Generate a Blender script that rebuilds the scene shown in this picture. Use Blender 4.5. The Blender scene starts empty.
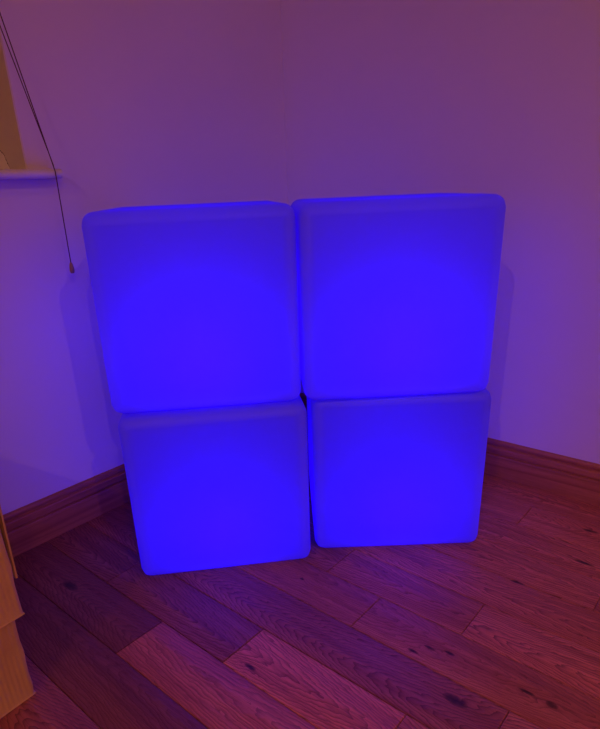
import bpy, bmesh, math, random
from mathutils import Vector, Matrix
random.seed(7)
S = bpy.context.scene
COL = S.collection
PI = math.pi

# ------------------------------------------------------------------ frame of the place
# room corner behind the cubes; RD runs along the right wall, LD along the left wall
A = -0.7262
RD = Vector((math.cos(A), math.sin(A), 0)); LD = Vector((math.sin(A), -math.cos(A), 0))
C0 = Vector((0.0351, 2.0587, 0))
ROOM = Matrix.Translation(C0) @ Matrix(((RD.x, LD.x, 0, 0), (RD.y, LD.y, 0, 0), (0, 0, 1, 0), (0, 0, 0, 1)))
def W(n, s, z=0.0):
    """n = distance out from the left wall, s = distance out from the right wall"""
    return C0 + RD * n + LD * s + Vector((0, 0, z))
NMAX, SMAX, H = 4.2, 4.3, 2.4

# ------------------------------------------------------------------ helpers
def link(name, bm, m, parent=None, smooth=False, loc=None):
    me = bpy.data.meshes.new(name); bm.normal_update(); bm.to_mesh(me); bm.free()
    if smooth:
        for p in me.polygons: p.use_smooth = True
    if m: me.materials.append(m)
    o = bpy.data.objects.new(name, me); COL.objects.link(o)
    if parent: o.parent = parent
    if loc is not None: o.location = loc
    return o
def struct(name, bm, m, parent=None, smooth=False):
    o = link(name, bm, m, parent, smooth)
    if parent is None: o['kind'] = 'structure'
    return o
def tag(o, label, cat, group=None):
    o['label'] = label; o['category'] = cat
    if group: o['group'] = group
    return o
def empty(name, M):
    o = bpy.data.objects.new(name, None); COL.objects.link(o); o.matrix_world = M
    o.empty_display_size = 0.1
    return o
def box(bm, x0, x1, y0, y1, z0, z1, M=None):
    vs = [bm.verts.new((x, y, z)) for z in (z0, z1) for y in (y0, y1) for x in (x0, x1)]
    if M: 
        for v in vs: v.co = M @ v.co
    fs = [bm.faces.new([vs[i] for i in q]) for q in
          ((0, 2, 3, 1), (4, 5, 7, 6), (0, 1, 5, 4), (1, 3, 7, 5), (3, 2, 6, 7), (2, 0, 4, 6))]
    if M and M.determinant() < 0:
        for f in fs: f.normal_flip()
    return vs, fs
def bevel(bm, w, seg=2, edges=None):
    bmesh.ops.bevel(bm, geom=edges or list(bm.edges), offset=w, segments=seg, profile=0.5, affect='EDGES', clamp_overlap=True)
def tube(bm, pts, rad, n=8):
    rings = []
    for i, p in enumerate(pts):
        a = pts[max(i - 1, 0)]; b = pts[min(i + 1, len(pts) - 1)]
        t = (b - a).normalized(); u = t.cross(Vector((.3, .9, .1))).normalized(); v = t.cross(u)
        r = rad[i] if isinstance(rad, (list, tuple)) else rad
        rings.append([bm.verts.new(p + (u * math.cos(k * 2 * PI / n) + v * math.sin(k * 2 * PI / n)) * r) for k in range(n)])
    for a, b in zip(rings, rings[1:]):
        for k in range(n): bm.faces.new((a[k], a[(k + 1) % n], b[(k + 1) % n], b[k]))
    bm.faces.new(rings[0][::-1]); bm.faces.new(rings[-1])
    bmesh.ops.recalc_face_normals(bm, faces=bm.faces)

# ------------------------------------------------------------------ node helper
class NT:
    def __init__(s, name):
        s.m = bpy.data.materials.new(name); s.m.use_nodes = True
        s.t = s.m.node_tree; s.t.nodes.clear()
        s.out = s.t.nodes.new('ShaderNodeOutputMaterial')
    def n(s, typ, ins=None, **kw):
        nd = s.t.nodes.new('ShaderNode' + typ)
        for k, v in kw.items(): setattr(nd, k, v)
        for k, v in (ins or {}).items():
            if isinstance(v, bpy.types.NodeSocket): s.t.links.new(v, nd.inputs[k])
            else: nd.inputs[k].default_value = v
        return nd
    def math(s, op, a, b=0.0, c=0.0, clamp=False):
        nd = s.n('Math', {0: a, 1: b, 2: c}, operation=op); nd.use_clamp = clamp
        return nd.outputs[0]
    def ramp(s, fac, stops):
        nd = s.n('ValToRGB', {0: fac}); cr = nd.color_ramp
        while len(cr.elements) > 1: cr.elements.remove(cr.elements[-1])
        for i, (p, c) in enumerate(stops):
            e = cr.elements[0] if i == 0 else cr.elements.new(p)
            e.position = p; e.color = (*c, 1)
        return nd.outputs[0]
    def mix(s, fac, a, b, mode='MIX'):
        nd = s.n('Mix', {'Factor': fac}, data_type='RGBA', blend_type=mode)
        for sk, v in ((nd.inputs[6], a), (nd.inputs[7], b)):
            if isinstance(v, bpy.types.NodeSocket): s.t.links.new(v, sk)
            else: sk.default_value = v if len(v) == 4 else (*v, 1)
        return nd.outputs[2]
    def bsdf(s, col, rough=.5, normal=None, spec=.5, coat=0):
        d = {'Roughness': rough, 'Specular IOR Level': spec, 'Coat Weight': coat}
        if normal is not None: d['Normal'] = normal
        nd = s.n('BsdfPrincipled', d)
        if isinstance(col, bpy.types.NodeSocket): s.t.links.new(col, nd.inputs['Base Color'])
        else: nd.inputs['Base Color'].default_value = (*col, 1)
        return nd.outputs[0]
    def done(s, sh):
        s.t.links.new(sh, s.out.inputs[0]); return s.m
    def bump(s, h, strength, dist):
        return s.n('Bump', {'Height': h, 'Strength': strength, 'Distance': dist}).outputs[0]

# ------------------------------------------------------------------ materials
def wall_mat():
    t = NT('painted_plaster')
    co = t.n('TexCoord').outputs['Object']
    n1 = t.n('TexNoise', {'Vector': co, 'Scale': 2.2, 'Detail': 4.0}).outputs[0]
    n2 = t.n('TexNoise', {'Vector': co, 'Scale': 220.0, 'Detail': 3.0}).outputs[0]
    n3 = t.n('TexNoise', {'Vector': co, 'Scale': 14.0, 'Detail': 3.0}).outputs[0]
    col = t.ramp(n1, [(.3, (.71, .64, .77)), (.7, (.75, .68, .81))])
    # one small dark chip in the paint low on the left wall
    p = W(0.0, 1.085, .332)
    d = t.n('VectorMath', {0: t.n('NewGeometry').outputs['Position'], 1: tuple(p)}, operation='DISTANCE').outputs['Value']
    k = t.math('LESS_THAN', t.math('ADD', d, t.math('MULTIPLY', n2, .004)), .0062)
    col = t.mix(k, col, (.13, .09, .07))
    h = t.math('ADD', t.math('MULTIPLY', n2, .25), n3)
    return t.done(t.bsdf(col, .62, t.bump(h, .18, .0015), .35))
def plain(name, col, rough, spec=.5, bumps=None):
    t = NT(name)
    co = t.n('TexCoord').outputs['Object']
    n1 = t.n('TexNoise', {'Vector': co, 'Scale': 9.0, 'Detail': 4.0}).outputs[0]
    c = t.ramp(n1, [(.3, tuple(v * .93 for v in col)), (.7, tuple(min(1, v * 1.05) for v in col))])
    nrm = t.bump(t.n('TexNoise', {'Vector': co, 'Scale': bumps[0], 'Detail': 3.0}).outputs[0], bumps[1], .001) if bumps else None
    return t.done(t.bsdf(c, rough, nrm, spec))
def floor_mat():
    t = NT('brushed_oak_planks')
    at = t.n('Attribute', attribute_name='plank').outputs['Vector']      # u along, v across, random id
    sp = t.n('SeparateXYZ', {0: at}); u, v, r = sp.outputs
    rw = t.n('TexWhiteNoise', {'W': t.math('MULTIPLY', r, 91.7)}, noise_dimensions='1D')
    rc = t.n('SeparateColor', {0: rw.outputs['Color']}); r1, r2, r3 = rc.outputs
    pos = t.n('NewGeometry').outputs['Position']
    # knots : world spots (n, s, half length, half width)
    knots = [(1.060, .843, .023, .010), (.730, 1.009, .015, .005), (.948, .787, .012, .004), (.969, .760, .011, .004),
             (1.004, .749, .011, .004), (1.149, .750, .017, .004), (1.025, .465, .018, .005), (1.093, .157, .020, .006),
             (.642, .747, .006, .004), (.235, 1.093, .026, .011), (1.191, .751, .010, .008), (1.121, .304, .024, .005)]
    wob = t.n('TexNoise', {'Vector': pos, 'Scale': 60.0, 'Detail': 2.0}).outputs[0]
    mask = None; bulge = None
    for (n_, s_, L, w) in knots:
        q = W(n_, s_)
        d = t.n('VectorMath', {0: pos, 1: (q.x, q.y, 0)}, operation='SUBTRACT').outputs[0]
        a = t.math('DIVIDE', t.n('VectorMath', {0: d, 1: tuple(RD)}, operation='DOT_PRODUCT').outputs['Value'], L)
        b = t.math('DIVIDE', t.n('VectorMath', {0: d, 1: tuple(LD)}, operation='DOT_PRODUCT').outputs['Value'], w)
        e = t.math('ADD', t.math('MULTIPLY', a, a), t.math('MULTIPLY', b, b))
        e1 = t.math('ADD', e, t.math('MULTIPLY', wob, 1.4))
        m = t.math('SUBTRACT', 1.7, t.math('MULTIPLY', e1, .95), clamp=True)
        g = t.math('POWER', 2.718, t.math('MULTIPLY', e, -.16))
        mask = m if mask is None else t.math('MAXIMUM', mask, m)
        bulge = g if bulge is None else t.math('ADD', bulge, g)
    # cathedral figure: parabolic contours, shifted and flipped per board
    sgn = t.math('SUBTRACT', t.math('MULTIPLY', t.math('GREATER_THAN', r1, .5), 2.0), 1.0)
    vc = t.math('SUBTRACT', v, t.math('MULTIPLY', t.math('SUBTRACT', r2, .5), .07))
    seedv = t.n('CombineXYZ', {0: t.math('MULTIPLY', u, 4.0), 1: t.math('MULTIPLY', v, 20.0), 2: t.math('MULTIPLY', r, 37.0)}).outputs[0]
    nz = t.n('TexNoise', {'Vector': seedv, 'Scale': 1.0, 'Detail': 3.0, 'Roughness': .55}).outputs[0]
    seedw = t.n('CombineXYZ', {0: t.math('MULTIPLY', u, 38.0), 1: t.math('MULTIPLY', v, 75.0), 2: t.math('MULTIPLY', r, 11.0)}).outputs[0]
    nw = t.n('TexNoise', {'Vector': seedw, 'Scale': 1.0, 'Detail': 2.0}).outputs[0]
    arch = t.math('SQRT', t.math('ADD', t.math('MULTIPLY', vc, vc), .00010))
    f = t.math('MULTIPLY', arch, 185.0)
    f = t.math('ADD', f, t.math('MULTIPLY', t.math('MULTIPLY', u, sgn), t.math('ADD', 12.0, t.math('MULTIPLY', r3, 40.0))))
    f = t.math('ADD', f, t.math('MULTIPLY', nz, 8.0))
    f = t.math('ADD', f, t.math('MULTIPLY', nw, 1.6))
    f = t.math('ADD', f, t.math('MULTIPLY', bulge, 1.8))
    ring = t.math('FRACT', t.math('MULTIPLY', f, .8))
    line = t.math('POWER', ring, 2.6)                                       # soft rise, sharp fall
    # open pores stretched along the board
    pv = t.n('CombineXYZ', {0: t.math('MULTIPLY', u, 26.0), 1: t.math('MULTIPLY', v, 520.0), 2: r}).outputs[0]
    pore = t.n('TexNoise', {'Vector': pv, 'Scale': 1.0, 'Detail': 2.0}).outputs[0]
    sv = t.n('CombineXYZ', {0: t.math('MULTIPLY', u, 2.5), 1: t.math('MULTIPLY', v, 60.0), 2: t.math('MULTIPLY', r, 5.0)}).outputs[0]
    streak = t.n('TexNoise', {'Vector': sv, 'Scale': 1.0, 'Detail': 4.0}).outputs[0]
    base = t.ramp(streak, [(.3, (.42, .115, .065)), (.5, (.56, .165, .095)), (.72, (.70, .235, .135))])
    tone = t.n('Attribute', attribute_name='tone').outputs['Fac']
    base = t.mix(1.0, base, t.n('CombineColor', {0: tone, 1: tone, 2: tone}).outputs[0], 'MULTIPLY')
    amt = t.math('MULTIPLY', line, t.math('ADD', .50, t.math('MULTIPLY', r2, .40)))
    c = t.mix(amt, base, (.085, .018, .013))
    pm = t.math('MULTIPLY', t.math('GREATER_THAN', pore, .6), .32)
    c = t.mix(pm, c, (.12, .03, .018))
    c = t.mix(t.math('MULTIPLY', t.math('POWER', mask, .6), .93, clamp=True), c, (.022, .010, .007))
    h = t.math('SUBTRACT', t.math('MULTIPLY', line, -.75), t.math('MULTIPLY', pore, .55))
    rough = t.math('ADD', .33, t.math('MULTIPLY', line, .2))
    return t.done(t.bsdf(c, rough, t.bump(h, .7, .0016), .42))
def oak_trim():
    t = NT('stained_oak_moulding')
    co = t.n('TexCoord').outputs['Generated']
    uv = t.n('Attribute', attribute_name='run').outputs['Vector']
    a = t.n('VectorMath', {0: uv, 1: (2.2, 70, 1)}, operation='MULTIPLY').outputs[0]
    n1 = t.n('TexNoise', {'Vector': a, 'Scale': 1.0, 'Detail': 5.0, 'Distortion': .6}).outputs[0]
    b = t.n('VectorMath', {0: uv, 1: (30, 700, 1)}, operation='MULTIPLY').outputs[0]
    n2 = t.n('TexNoise', {'Vector': b, 'Scale': 1.0, 'Detail': 2.0}).outputs[0]
    c = t.ramp(n1, [(.3, (.32, .098, .045)), (.55, (.45, .15, .072)), (.75, (.54, .20, .10))])
    c = t.mix(t.math('MULTIPLY', t.math('GREATER_THAN', n2, .6), .25), c, (.14, .06, .03))
    return t.done(t.bsdf(c, .42, t.bump(n2, .25, .0006), .45))
def cube_mat():
    t = NT('frosted_polyethylene')
    co = t.n('TexCoord').outputs['Object']
    n1 = t.n('TexNoise', {'Vector': co, 'Scale': 420.0, 'Detail': 2.0}).outputs[0]
    n2 = t.n('TexNoise', {'Vector': co, 'Scale': 5.0, 'Detail': 6.0, 'Roughness': .7}).outputs[0]
    col = t.ramp(n2, [(.25, (.20, .19, .38)), (.6, (.23, .22, .42))])
    p = t.bsdf(col, .48, t.bump(n1, .12, .0004), .45)
    tr = t.n('BsdfTranslucent', {'Color': (.42, .28, .92, 1)}).outputs[0]
    # the moulding is thicker along its rounded edges and lets less light through there
    q = t.n('VectorMath', {0: t.n('VectorMath', {0: co, 1: (0, 0, -.2)}, operation='ADD').outputs[0], 1: (5, 5, 5)}, operation='MULTIPLY').outputs[0]
    q = t.n('VectorMath', {0: q}, operation='ABSOLUTE').outputs[0]
    ax, ay, az = t.n('SeparateXYZ', {0: q}).outputs
    hi = t.math('MAXIMUM', t.math('MAXIMUM', ax, ay), az); lo = t.math('MINIMUM', t.math('MINIMUM', ax, ay), az)
    mid = t.math('SUBTRACT', t.math('SUBTRACT', t.math('ADD', t.math('ADD', ax, ay), az), hi), lo)
    e = t.n('MapRange', {'Value': mid, 'From Min': .83, 'From Max': .97, 'To Min': .62, 'To Max': .40}, interpolation_type='SMOOTHSTEP').outputs[0]
    return t.done(t.n('MixShader', {0: e, 1: p, 2: tr}).outputs[0])
def card_mat():
    t = NT('corrugated_cardboard')
    co = t.n('TexCoord').outputs['Object']
    sp = t.n('SeparateXYZ', {0: co}); x, y, z = sp.outputs
    w = t.math('SINE', t.math('MULTIPLY', t.math('ADD', x, y), 2 * PI / .0085))
    nz = t.n('TexNoise', {'Vector': co, 'Scale': 12.0, 'Detail': 5.0}).outputs[0]
    fib = t.n('TexNoise', {'Vector': t.n('VectorMath', {0: co, 1: (900, 900, 160)}, operation='MULTIPLY').outputs[0], 'Scale': 1.0}).outputs[0]
    c = t.ramp(nz, [(.3, (.66, .42, .17)), (.7, (.78, .52, .23))])
    c = t.mix(t.math('MULTIPLY', fib, .22), c, (.33, .20, .10))
    h = t.math('ADD', t.math('MULTIPLY', w, .35), t.math('MULTIPLY', nz, 1.2))
    return t.done(t.bsdf(c, .85, t.bump(h, .6, .0016), .15))
def reveal_mat():
    t = NT('cream_reveal_paint')
    pos = t.n('NewGeometry').outputs['Position']
    n1 = t.n('TexNoise', {'Vector': pos, 'Scale': 7.0, 'Detail': 3.0}).outputs[0]
    c = t.ramp(n1, [(.3, (.70, .64, .50)), (.7, (.76, .70, .56))])
    # bare filler patch at the foot of the reveal, with a cracked edge
    q = W(-.125, .880, .885)
    n2 = t.n('TexNoise', {'Vector': pos, 'Scale': 75.0, 'Detail': 4.0}).outputs[0]
    d = t.n('VectorMath', {0: pos, 1: tuple(q)}, operation='DISTANCE').outputs['Value']
    d = t.math('ADD', d, t.math('MULTIPLY', n2, .02))
    m = t.math('LESS_THAN', d, .058)
    c = t.mix(m, c, (.95, .90, .76))
    crack = t.math('LESS_THAN', t.math('ABSOLUTE', t.math('SUBTRACT', d, .058)), .0010)
    c = t.mix(crack, c, (.12, .08, .05))
    return t.done(t.bsdf(c, .7, t.bump(n2, .15, .001), .3))

M_wall = wall_mat(); M_floor = floor_mat(); M_trim = oak_trim(); M_cube = cube_mat(); M_card = card_mat(); M_rev = reveal_mat()
M_ceil = plain('ceiling_paint', (.72, .70, .67), .9, .2)
M_sub = plain('dark_joint_filler', (.03, .018, .012), .9, .1)
M_sill = plain('white_gloss_board', (.78, .76, .74), .38, .5)
M_frame = plain('white_window_frame', (.75, .74, .72), .35, .5)
M_cord = plain('dark_cord_fibre', (.10, .035, .05), .8, .2, (900.0, .3))
M_tog = plain('wooden_toggle', (.36, .21, .11), .5, .4, (200.0, .2))
M_head = plain('blind_headrail', (.6, .58, .54), .5, .4)
tg = NT('window_glass')
M_glass = tg.done(tg.n('BsdfGlass', {'Color': (.9, .93, .95, 1), 'Roughness': 0.0, 'IOR': 1.45}).outputs[0])

# ------------------------------------------------------------------ the room
def wall_piece(bm, n0, n1, s0, s1, z0, z1): box(bm, n0, n1, s0, s1, z0, z1, ROOM)
WS0, WS1, WZ0, WZ1 = .880, 2.15, .868, 2.05       # window opening in the left wall
TH = .24
bm = bmesh.new()
wall_piece(bm, -TH, 0, -TH, WS0, 0, H); wall_piece(bm, -TH, 0, WS1, SMAX + TH, 0, H)
wall_piece(bm, -TH, 0, WS0, WS1, 0, WZ0); wall_piece(bm, -TH, 0, WS0, WS1, WZ1, H)
struct('wall_left', bm, M_wall)
bm = bmesh.new(); wall_piece(bm, 0, NMAX + TH, -TH, 0, 0, H); struct('wall_right', bm, M_wall)
bm = bmesh.new(); wall_piece(bm, NMAX, NMAX + TH, 0, SMAX, 0, H); struct('wall_far', bm, M_wall)
bm = bmesh.new(); wall_piece(bm, 0, NMAX + TH, SMAX, SMAX + TH, 0, H); struct('wall_back', bm, M_wall)
bm = bmesh.new(); wall_piece(bm, -TH, NMAX + TH, -TH, SMAX + TH, H, H + .1); struct('ceiling', bm, M_ceil)

# floor of separate boards laid along the right wall
bm = bmesh.new()
lay = bm.verts.layers.float_vector.new('plank')
tlay = bm.verts.layers.float.new('tone')
PW = .1141; P0 = .0069
known = {1: [.94], 3: [1.18], 5: [.671, 1.0], 6: [.817], 7: [1.14], 8: [.29, .682, 1.01], 9: [.50], 4: [.30], 2: [.40], 0: [.55], 10: [.90]}
tones = {(8, 0): .6, (8, .29): .66, (8, .682): 1.36, (8, 1.01): 1.0, (9, 0): .48, (9, .50): 1.12, (10, 0): .45, (10, .90): .9, (11, 0): .8,
         (7, 0): .80, (7, 1.14): 1.05, (6, 0): .88, (6, .817): .95, (5, 0): .85, (5, .671): 1.0, (5, 1.0): 1.25, (4, .30): 1.15, (1, .94): 1.2, (1, 0): 1.1, (3, 0): 1.15, (2, 0): 1.15, (2, .40): 1.2, (0, .55): 1.1}
rows = int(SMAX / PW) + 1
for i in range(rows):
    js = list(known.get(i, [])); kj = list(js)
    if not js: js = [random.uniform(.3, 1.3)]
    x = js[0] - random.uniform(.5, 1.0)
    while x > 0 and i > 11: js.insert(0, x); x -= random.uniform(.5, 1.1)
    x = js[-1] + random.uniform(.7, 1.25)
    if i <= 11: x = max(x, 1.5)
    while x < NMAX - .1: js.append(x); x += random.uniform(.6, 1.3)
    js = [0.0] + js + [NMAX]
    for a, b in zip(js, js[1:]):
        if b - a < .02: continue
        g = .0005; ch = .0013
        x0, x1 = a + g, b - g; y0, y1 = P0 + i * PW + g, min(P0 + (i + 1) * PW, SMAX) - g
        if y1 - y0 < .01: continue
        rid = random.random(); uo = random.uniform(-2, 2)
        tn = tones.get((i, a), random.uniform(.8, 1.1))
        loops = []
        for (ins, z) in ((0, -.004), (0, -.0009), (ch, 0.0)):
            loops.append([bm.verts.new((x, y, z)) for x, y in ((x0 + ins, y0 + ins), (x1 - ins, y0 + ins), (x1 - ins, y1 - ins), (x0 + ins, y1 - ins))])
        for L in loops:
            for vv in L: vv[lay] = (vv.co.x - a + uo, vv.co.y - P0 - (i + .5) * PW, rid); vv[tlay] = tn
        for l0, l1 in zip(loops, loops[1:]):
            for k in range(4): bm.faces.new((l0[k], l0[(k + 1) % 4], l1[(k + 1) % 4], l1[k]))
        bm.faces.new(loops[-1])
nb = len(bm.faces)
vs, fs = box(bm, -TH, NMAX + TH, -TH, SMAX + TH, -.12, -.004)
for f in fs: f.material_index = 1
bm.transform(ROOM)
bmesh.ops.recalc_face_normals(bm, faces=bm.faces)
fl = struct('floor', bm, M_floor); fl.data.materials.append(M_sub)

# skirting boards, moulded profile (depth, height)
prof = [(0, 0), (.016, 0), (.016, .0655), (.0152, .0685), (.012, .0695), (.0095, .0705), (.0095, .0728), (.0132, .0738), (.0145, .0765), (.0145, .0915),
        (.0128, .0938), (.0085, .0945), (.0065, .0958), (.0065, .0982), (.0092, .0992), (.0105, .1025), (.0102, .1075), (.0078, .1118), (.0035, .1137), (0, .1137)]
def skirting(name, path):
    bm = bmesh.new(); lay = bm.verts.layers.float_vector.new('run')
    d = 0; arc = [0]
    for (a, b) in zip(prof, prof[1:]): arc.append(arc[-1] + math.dist(a, b))
    rings = []
    for (fn, L) in path:
        ring = []
        for k, (dd, zz) in enumerate(prof):
            vv = bm.verts.new(fn(dd) + Vector((0, 0, zz))); vv[lay] = (L, arc[k], 0); ring.append(vv)
        rings.append(ring)
    for a, b in zip(rings, rings[1:]):
        for k in range(len(prof) - 1): bm.faces.new((a[k], b[k], b[k + 1], a[k + 1]))
        bm.faces.new((a[-1], b[-1], b[0], a[0]))
    bm.faces.new(rings[0]); bm.faces.new(rings[-1][::-1])
    bmesh.ops.recalc_face_normals(bm, faces=bm.faces)
    return struct(name, bm, M_trim)
skirting('baseboard_left', [(lambda d: W(d, d), 0), (lambda d: W(d, SMAX - d), SMAX)])
skirting('baseboard_right', [(lambda d: W(d, d), 7), (lambda d: W(NMAX - d, d), 7 + NMAX)])
skirting('baseboard_far', [(lambda d: W(NMAX - d, d), 0), (lambda d: W(NMAX - d, SMAX - d), SMAX)])
skirting('baseboard_back', [(lambda d: W(d, SMAX - d), 0), (lambda d: W(NMAX - d, SMAX - d), NMAX)])

# ------------------------------------------------------------------ the window in the left wall
win = bpy.data.objects.new('window_1', None); COL.objects.link(win); win['kind'] = 'structure'
bm = bmesh.new()   # plastered reveal lining
L = .004
for a in ((-TH + .03, 0.0, WS0, WS0 + L, WZ0, WZ1), (-TH + .03, 0.0, WS1 - L, WS1, WZ0, WZ1), (-TH + .03, 0.0, WS0 + L, WS1 - L, WZ1 - L, WZ1)):
    wall_piece(bm, *a)
struct('reveal_lining', bm, M_rev, win)
bm = bmesh.new()
f0, f1 = -.215, -.165; fw = .055
a0, a1, b0, b1 = WS0 + L, WS1 - L, WZ0 + .02, WZ1 - L
for q in ((f0, f1, a0, a0 + fw, b0, b1), (f0, f1, a1 - fw, a1, b0, b1), (f0, f1, a0 + fw, a1 - fw, b0, b0 + fw), (f0, f1, a0 + fw, a1 - fw, b1 - fw, b1),
          (f0, f1, (a0 + a1) / 2 - .03, (a0 + a1) / 2 + .03, b0 + fw, b1 - fw)):
    wall_piece(bm, *q)
struct('window_frame', bm, M_frame, win)
for (q0, q1) in ((a0 + fw, (a0 + a1) / 2 - .03), ((a0 + a1) / 2 + .03, a1 - fw)):
    bm = bmesh.new(); wall_piece(bm, -.194, -.190, q0, q1, b0 + fw, b1 - fw)
    struct('window_pane', bm, M_glass, win)
bm = bmesh.new()   # sill board with rounded nose; horn runs past the reveal
vs, fs = box(bm, -.165, .046, WS0, WS1, .8655, .8845)
wall_co = None
bm.free(); bm = bmesh.new()
nose = [(-.165, .8655)] + [(.037 + .0095 * math.sin(t), .875 - .0095 * math.cos(t)) for t in [k * PI / 8 for k in range(9)]] + [(-.165, .8845)]
def extrude_s(bm, pts, s0, s1):
    r = [[bm.verts.new(W(n, s, z)) for n, z in pts] for s in (s0, s1)]
    k = len(pts)
    for i in range(k): bm.faces.new((r[0][i], r[0][(i + 1) % k], r[1][(i + 1) % k], r[1][i]))
    bm.faces.new(r[0][::-1]); bm.faces.new(r[1])
extrude_s(bm, nose, WS0 + .0005, WS1 - .0005)
nose2 = [(.0005, .8655)] + nose[1:-1] + [(.0005, .8845)]
extrude_s(bm, nose2, .824, WS0 + .0005); extrude_s(bm, nose2, WS1 - .0005, WS1 + .056)
bmesh.ops.recalc_face_normals(bm, faces=bm.faces)
struct('window_sill', bm, M_sill, win)

# ------------------------------------------------------------------ blind cord draped over the end of the sill
blind = empty('blind_cord', Matrix.Translation(W(.0, .88, .62)))
tag(blind, 'thin dark double pull cord draped over the white windowsill end with small toggle', 'blind cord')
def keep(o):
    o.matrix_parent_inverse = blind.matrix_world.inverted(); return o
top = W(-.03, 1.012, 1.95); top2 = W(-.03, 1.054, 1.95)
over = W(.0485, .843, .880)
join = over.lerp(top, .072); jb = join - LD * -.0018
bm = bmesh.new(); tube(bm, [top2, jb, over + LD * .0016 + Vector((0, 0, .012)), over + LD * .0014 + Vector((0, 0, .004))], .0011, 6)
keep(link('cord', bm, M_cord, blind, True))
bm = bmesh.new(); tube(bm, [top, join, over, W(.0485, .8428, .870), W(.0465, .8425, .80), W(.0445, .8425, .676)], .0012, 6)
keep(link('cord', bm, M_cord, blind, True))
bm = bmesh.new()
tb = W(.0445, .8425, 0)
zs = [(.684, .0016), (.682, .003), (.678, .0042), (.672, .0052), (.666, .0056), (.661, .0048), (.659, .003)]
tube(bm, [tb + Vector((0, 0, z)) for z, r in zs], [r for z, r in zs], 14)
keep(link('toggle', bm, M_tog, blind, True))
bm = bmesh.new(); box(bm, -.075, -.012, WS0 + .01, WS1 - .01, 1.975, 2.04, ROOM); bevel(bm, .006, 2)
keep(link('headrail', bm, M_head, blind))

# ------------------------------------------------------------------ glowing cubes
SZ = .40
def cube_mesh(w=SZ, h=SZ - .002, r=.024, seg=6, dense=8):
    """hollow rounded shell, faces very slightly crowned like moulded plastic"""
    bm = bmesh.new()
    vs, fs = box(bm, -w / 2, w / 2, -w / 2, w / 2, 0, h)
    bevel(bm, r, seg)
    for f in bm.faces: f.smooth = True
    return bm
LED = (.022, 0.0, 1.0)
cubes = [
    # x, y (centre of front foot), yaw, z, label, power
    (-.1635, 1.1280, .0988, .400, 'blue glowing plastic cube on the upper left of the block, nearest the windowsill', 1.0),
    (.2387, 1.1478, .0218, .400, 'blue glowing plastic cube on the upper right of the block, reaching highest', 1.0),
    (-.1523, 1.1137, .1161, .001, 'blue glowing plastic cube standing on the floor at left, beneath the upper left cube', .86),
    (.2555, 1.1721, -.0099, .001, 'blue glowing plastic cube standing on the floor at right, beneath the upper right cube', .84),
]
LEDP = 3.75
first = None
for (x, y, a, z, lab, pw) in cubes:
    c = Vector((x, y, z)) + Vector((-math.sin(a), math.cos(a), 0)) * SZ / 2
    if first is None:
        o = link('glow_cube', cube_mesh(), M_cube); first = o
    else:
        o = first.copy(); COL.objects.link(o)
    o.location = c; o.rotation_euler = (0, 0, a)
    tag(o, lab, 'light cube', 'stacked blue glowing cubes')
    ld = bpy.data.lights.new('led', 'POINT'); ld.energy = LEDP * pw; ld.color = LED; ld.shadow_soft_size = .035
    lo = bpy.data.objects.new('led_lamp', ld); COL.objects.link(lo); lo.location = c + Vector((0, -.05, .11))

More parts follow.
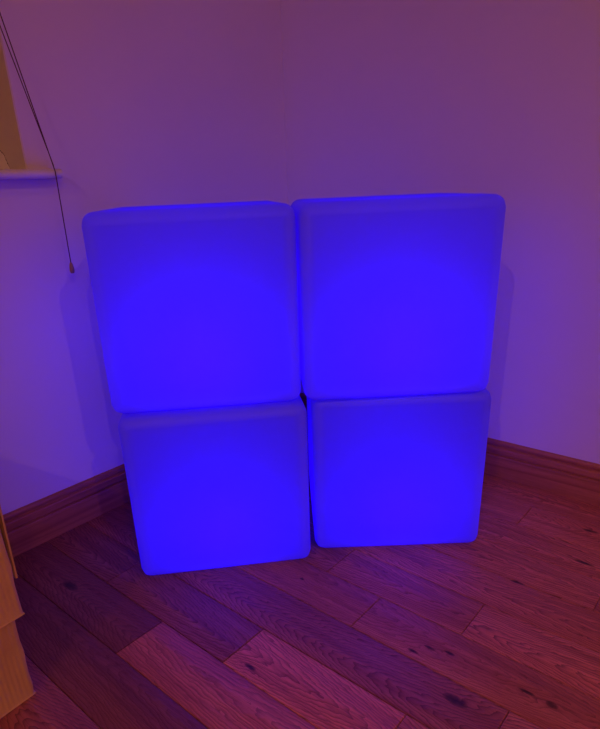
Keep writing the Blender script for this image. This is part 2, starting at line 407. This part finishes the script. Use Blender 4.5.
# ------------------------------------------------------------------ cardboard boxes under the window
def card_box(name, corner, ang, w, d, h, label, flap=False):
    """corner = the vertical edge nearest the cubes; local -x runs to the wall, -y towards the camera"""
    M = Matrix.Translation(corner) @ Matrix.Rotation(ang, 4, 'Z')
    root = empty(name, M); tag(root, label, 'cardboard box', 'cardboard boxes stacked below the window')
    t = .004
    bm = bmesh.new()
    # four walls with rounded upright creases, built as one wrapped sheet with thickness
    def ringpts(ins, z, bulge=0.0):
        pts = []; r = max(.006 - ins, .002)
        cs = [(-r - ins, -r - ins, 0), (-w + r + ins, -r - ins, 90), (-w + r + ins, -d + r + ins, 180), (-r - ins, -d + r + ins, 270)]
        for cx, cy, a0 in cs:
            for k in range(4):
                a = math.radians(a0 + k * 30)
                pts.append(Vector((cx + r * math.cos(a), cy + r * math.sin(a), z)))
            # mid-side points with a soft bulge
        return pts
    N = 9; out = []; inn = []
    for k in range(N):
        z = h * k / (N - 1); b = .003 * math.sin(PI * k / (N - 1))
        o_ = ringpts(0, z); i_ = ringpts(t, z)
        wv = .0012 * math.sin(k * 2.1 + h * 30)
        for p in o_ + i_: p.x += b if p.x > -w / 2 else -b; p.y += wv
        out.append([bm.verts.new(p) for p in o_]); inn.append([bm.verts.new(p) for p in i_])
    n = len(out[0])
    for k in range(N - 1):
        for j in range(n):
            bm.faces.new((out[k][j], out[k][(j + 1) % n], out[k + 1][(j + 1) % n], out[k + 1][j]))
            bm.faces.new((inn[k][j], inn[k + 1][j], inn[k + 1][(j + 1) % n], inn[k][(j + 1) % n]))
    for j in range(n):
        bm.faces.new((out[0][j], inn[0][j], inn[0][(j + 1) % n], out[0][(j + 1) % n]))
        bm.faces.new((out[-1][j], out[-1][(j + 1) % n], inn[-1][(j + 1) % n], inn[-1][j]))
    bmesh.ops.recalc_face_normals(bm, faces=bm.faces)
    link('box_wall', bm, M_card, root)
    bm = bmesh.new(); box(bm, -w - .001, .0012, -d - .001, .0012, -.0004, .0028); bevel(bm, .001, 1); link('box_bottom', bm, M_card, root)
    # folded top: two flaps meeting in the middle
    if not flap:
        for (x0, x1) in ((-w + t + .0005, -w / 2 - .001), (-w / 2 + .001, -t - .0005)):
            bm = bmesh.new(); box(bm, x0, x1, -d + t, -t, h - t - .001, h - .001); link('top_flap', bm, M_card, root)
    else:
        for (x0, x1) in ((-w + t + .0005, -w / 2 - .001), (-w / 2 + .001, -t - .0005)):
            bm = bmesh.new(); box(bm, x0, x1, -d + t, -t, h - t - .001, h - .001); link('top_flap', bm, M_card, root)
        # loose side flap standing off the far face
        bm = bmesh.new()
        T = Matrix.Translation((0, .0045, .05)) @ Matrix.Rotation(math.radians(-1.2), 4, 'X')
        box(bm, -.052, -.006, 0, .003, .015, .185, T); link('side_flap', bm, M_card, root)
    return root
ang = math.atan2(-.55, .83)   # local +x looks to the camera side, local -y comes towards the camera
ang = math.atan2(RD.y, RD.x) + .06
card_box('cardboard_box', Vector((-.475, .779, .0005)), ang, .38, .34, .198,
         'brown cardboard box flat on the wooden floor below the window, lower of two')
card_box('cardboard_box', Vector((-.442, .753, .2000)), ang + .02, .42, .36, .25,
         'brown cardboard box resting on another box, its edge overhanging it', flap=True)

# ------------------------------------------------------------------ light: warm ceiling downlights behind the camera
WARM = (1.0, .41, .24)
def down(n, s, e, size=.03):
    l = bpy.data.lights.new('downlight', 'AREA'); l.shape = 'DISK'; l.size = size; l.energy = e; l.color = WARM
    o = bpy.data.objects.new('ceiling_downlight', l); COL.objects.link(o); o.location = W(n, s, H - .01)
down(3.33, 1.87, 11); down(3.16, 2.46, 10); down(1.81, 3.69, 15)
w = bpy.data.worlds.new('night'); S.world = w; w.use_nodes = True
w.node_tree.nodes['Background'].inputs[0].default_value = (.01, .012, .02, 1)
w.node_tree.nodes['Background'].inputs[1].default_value = .3

# ------------------------------------------------------------------ camera
cd = bpy.data.cameras.new('camera'); cam = bpy.data.objects.new('camera', cd); COL.objects.link(cam)
R = Vector((0.99905784, -0.01669564, -0.04005861)); U = Vector((0.04339858, 0.38434241, 0.92216998)); F = Vector((0, .92303963, -.38470487))
M = Matrix(((R.x, U.x, -F.x, 0), (R.y, U.y, -F.y, 0), (R.z, U.z, -F.z, .8229), (0, 0, 0, 1)))
cam.matrix_world = M
cd.sensor_fit = 'VERTICAL'; cd.sensor_height = 24.0; cd.lens = 572.76 / 729 * 24
cd.shift_x = 12.76 / 729; cd.shift_y = 63.22 / 729
cd.clip_start = .02
S.camera = cam
S.view_settings.view_transform = 'Standard'; S.view_settings.look = 'None'
S.view_settings.exposure = 0; S.view_settings.gamma = 1; S.view_settings.use_curve_mapping = False
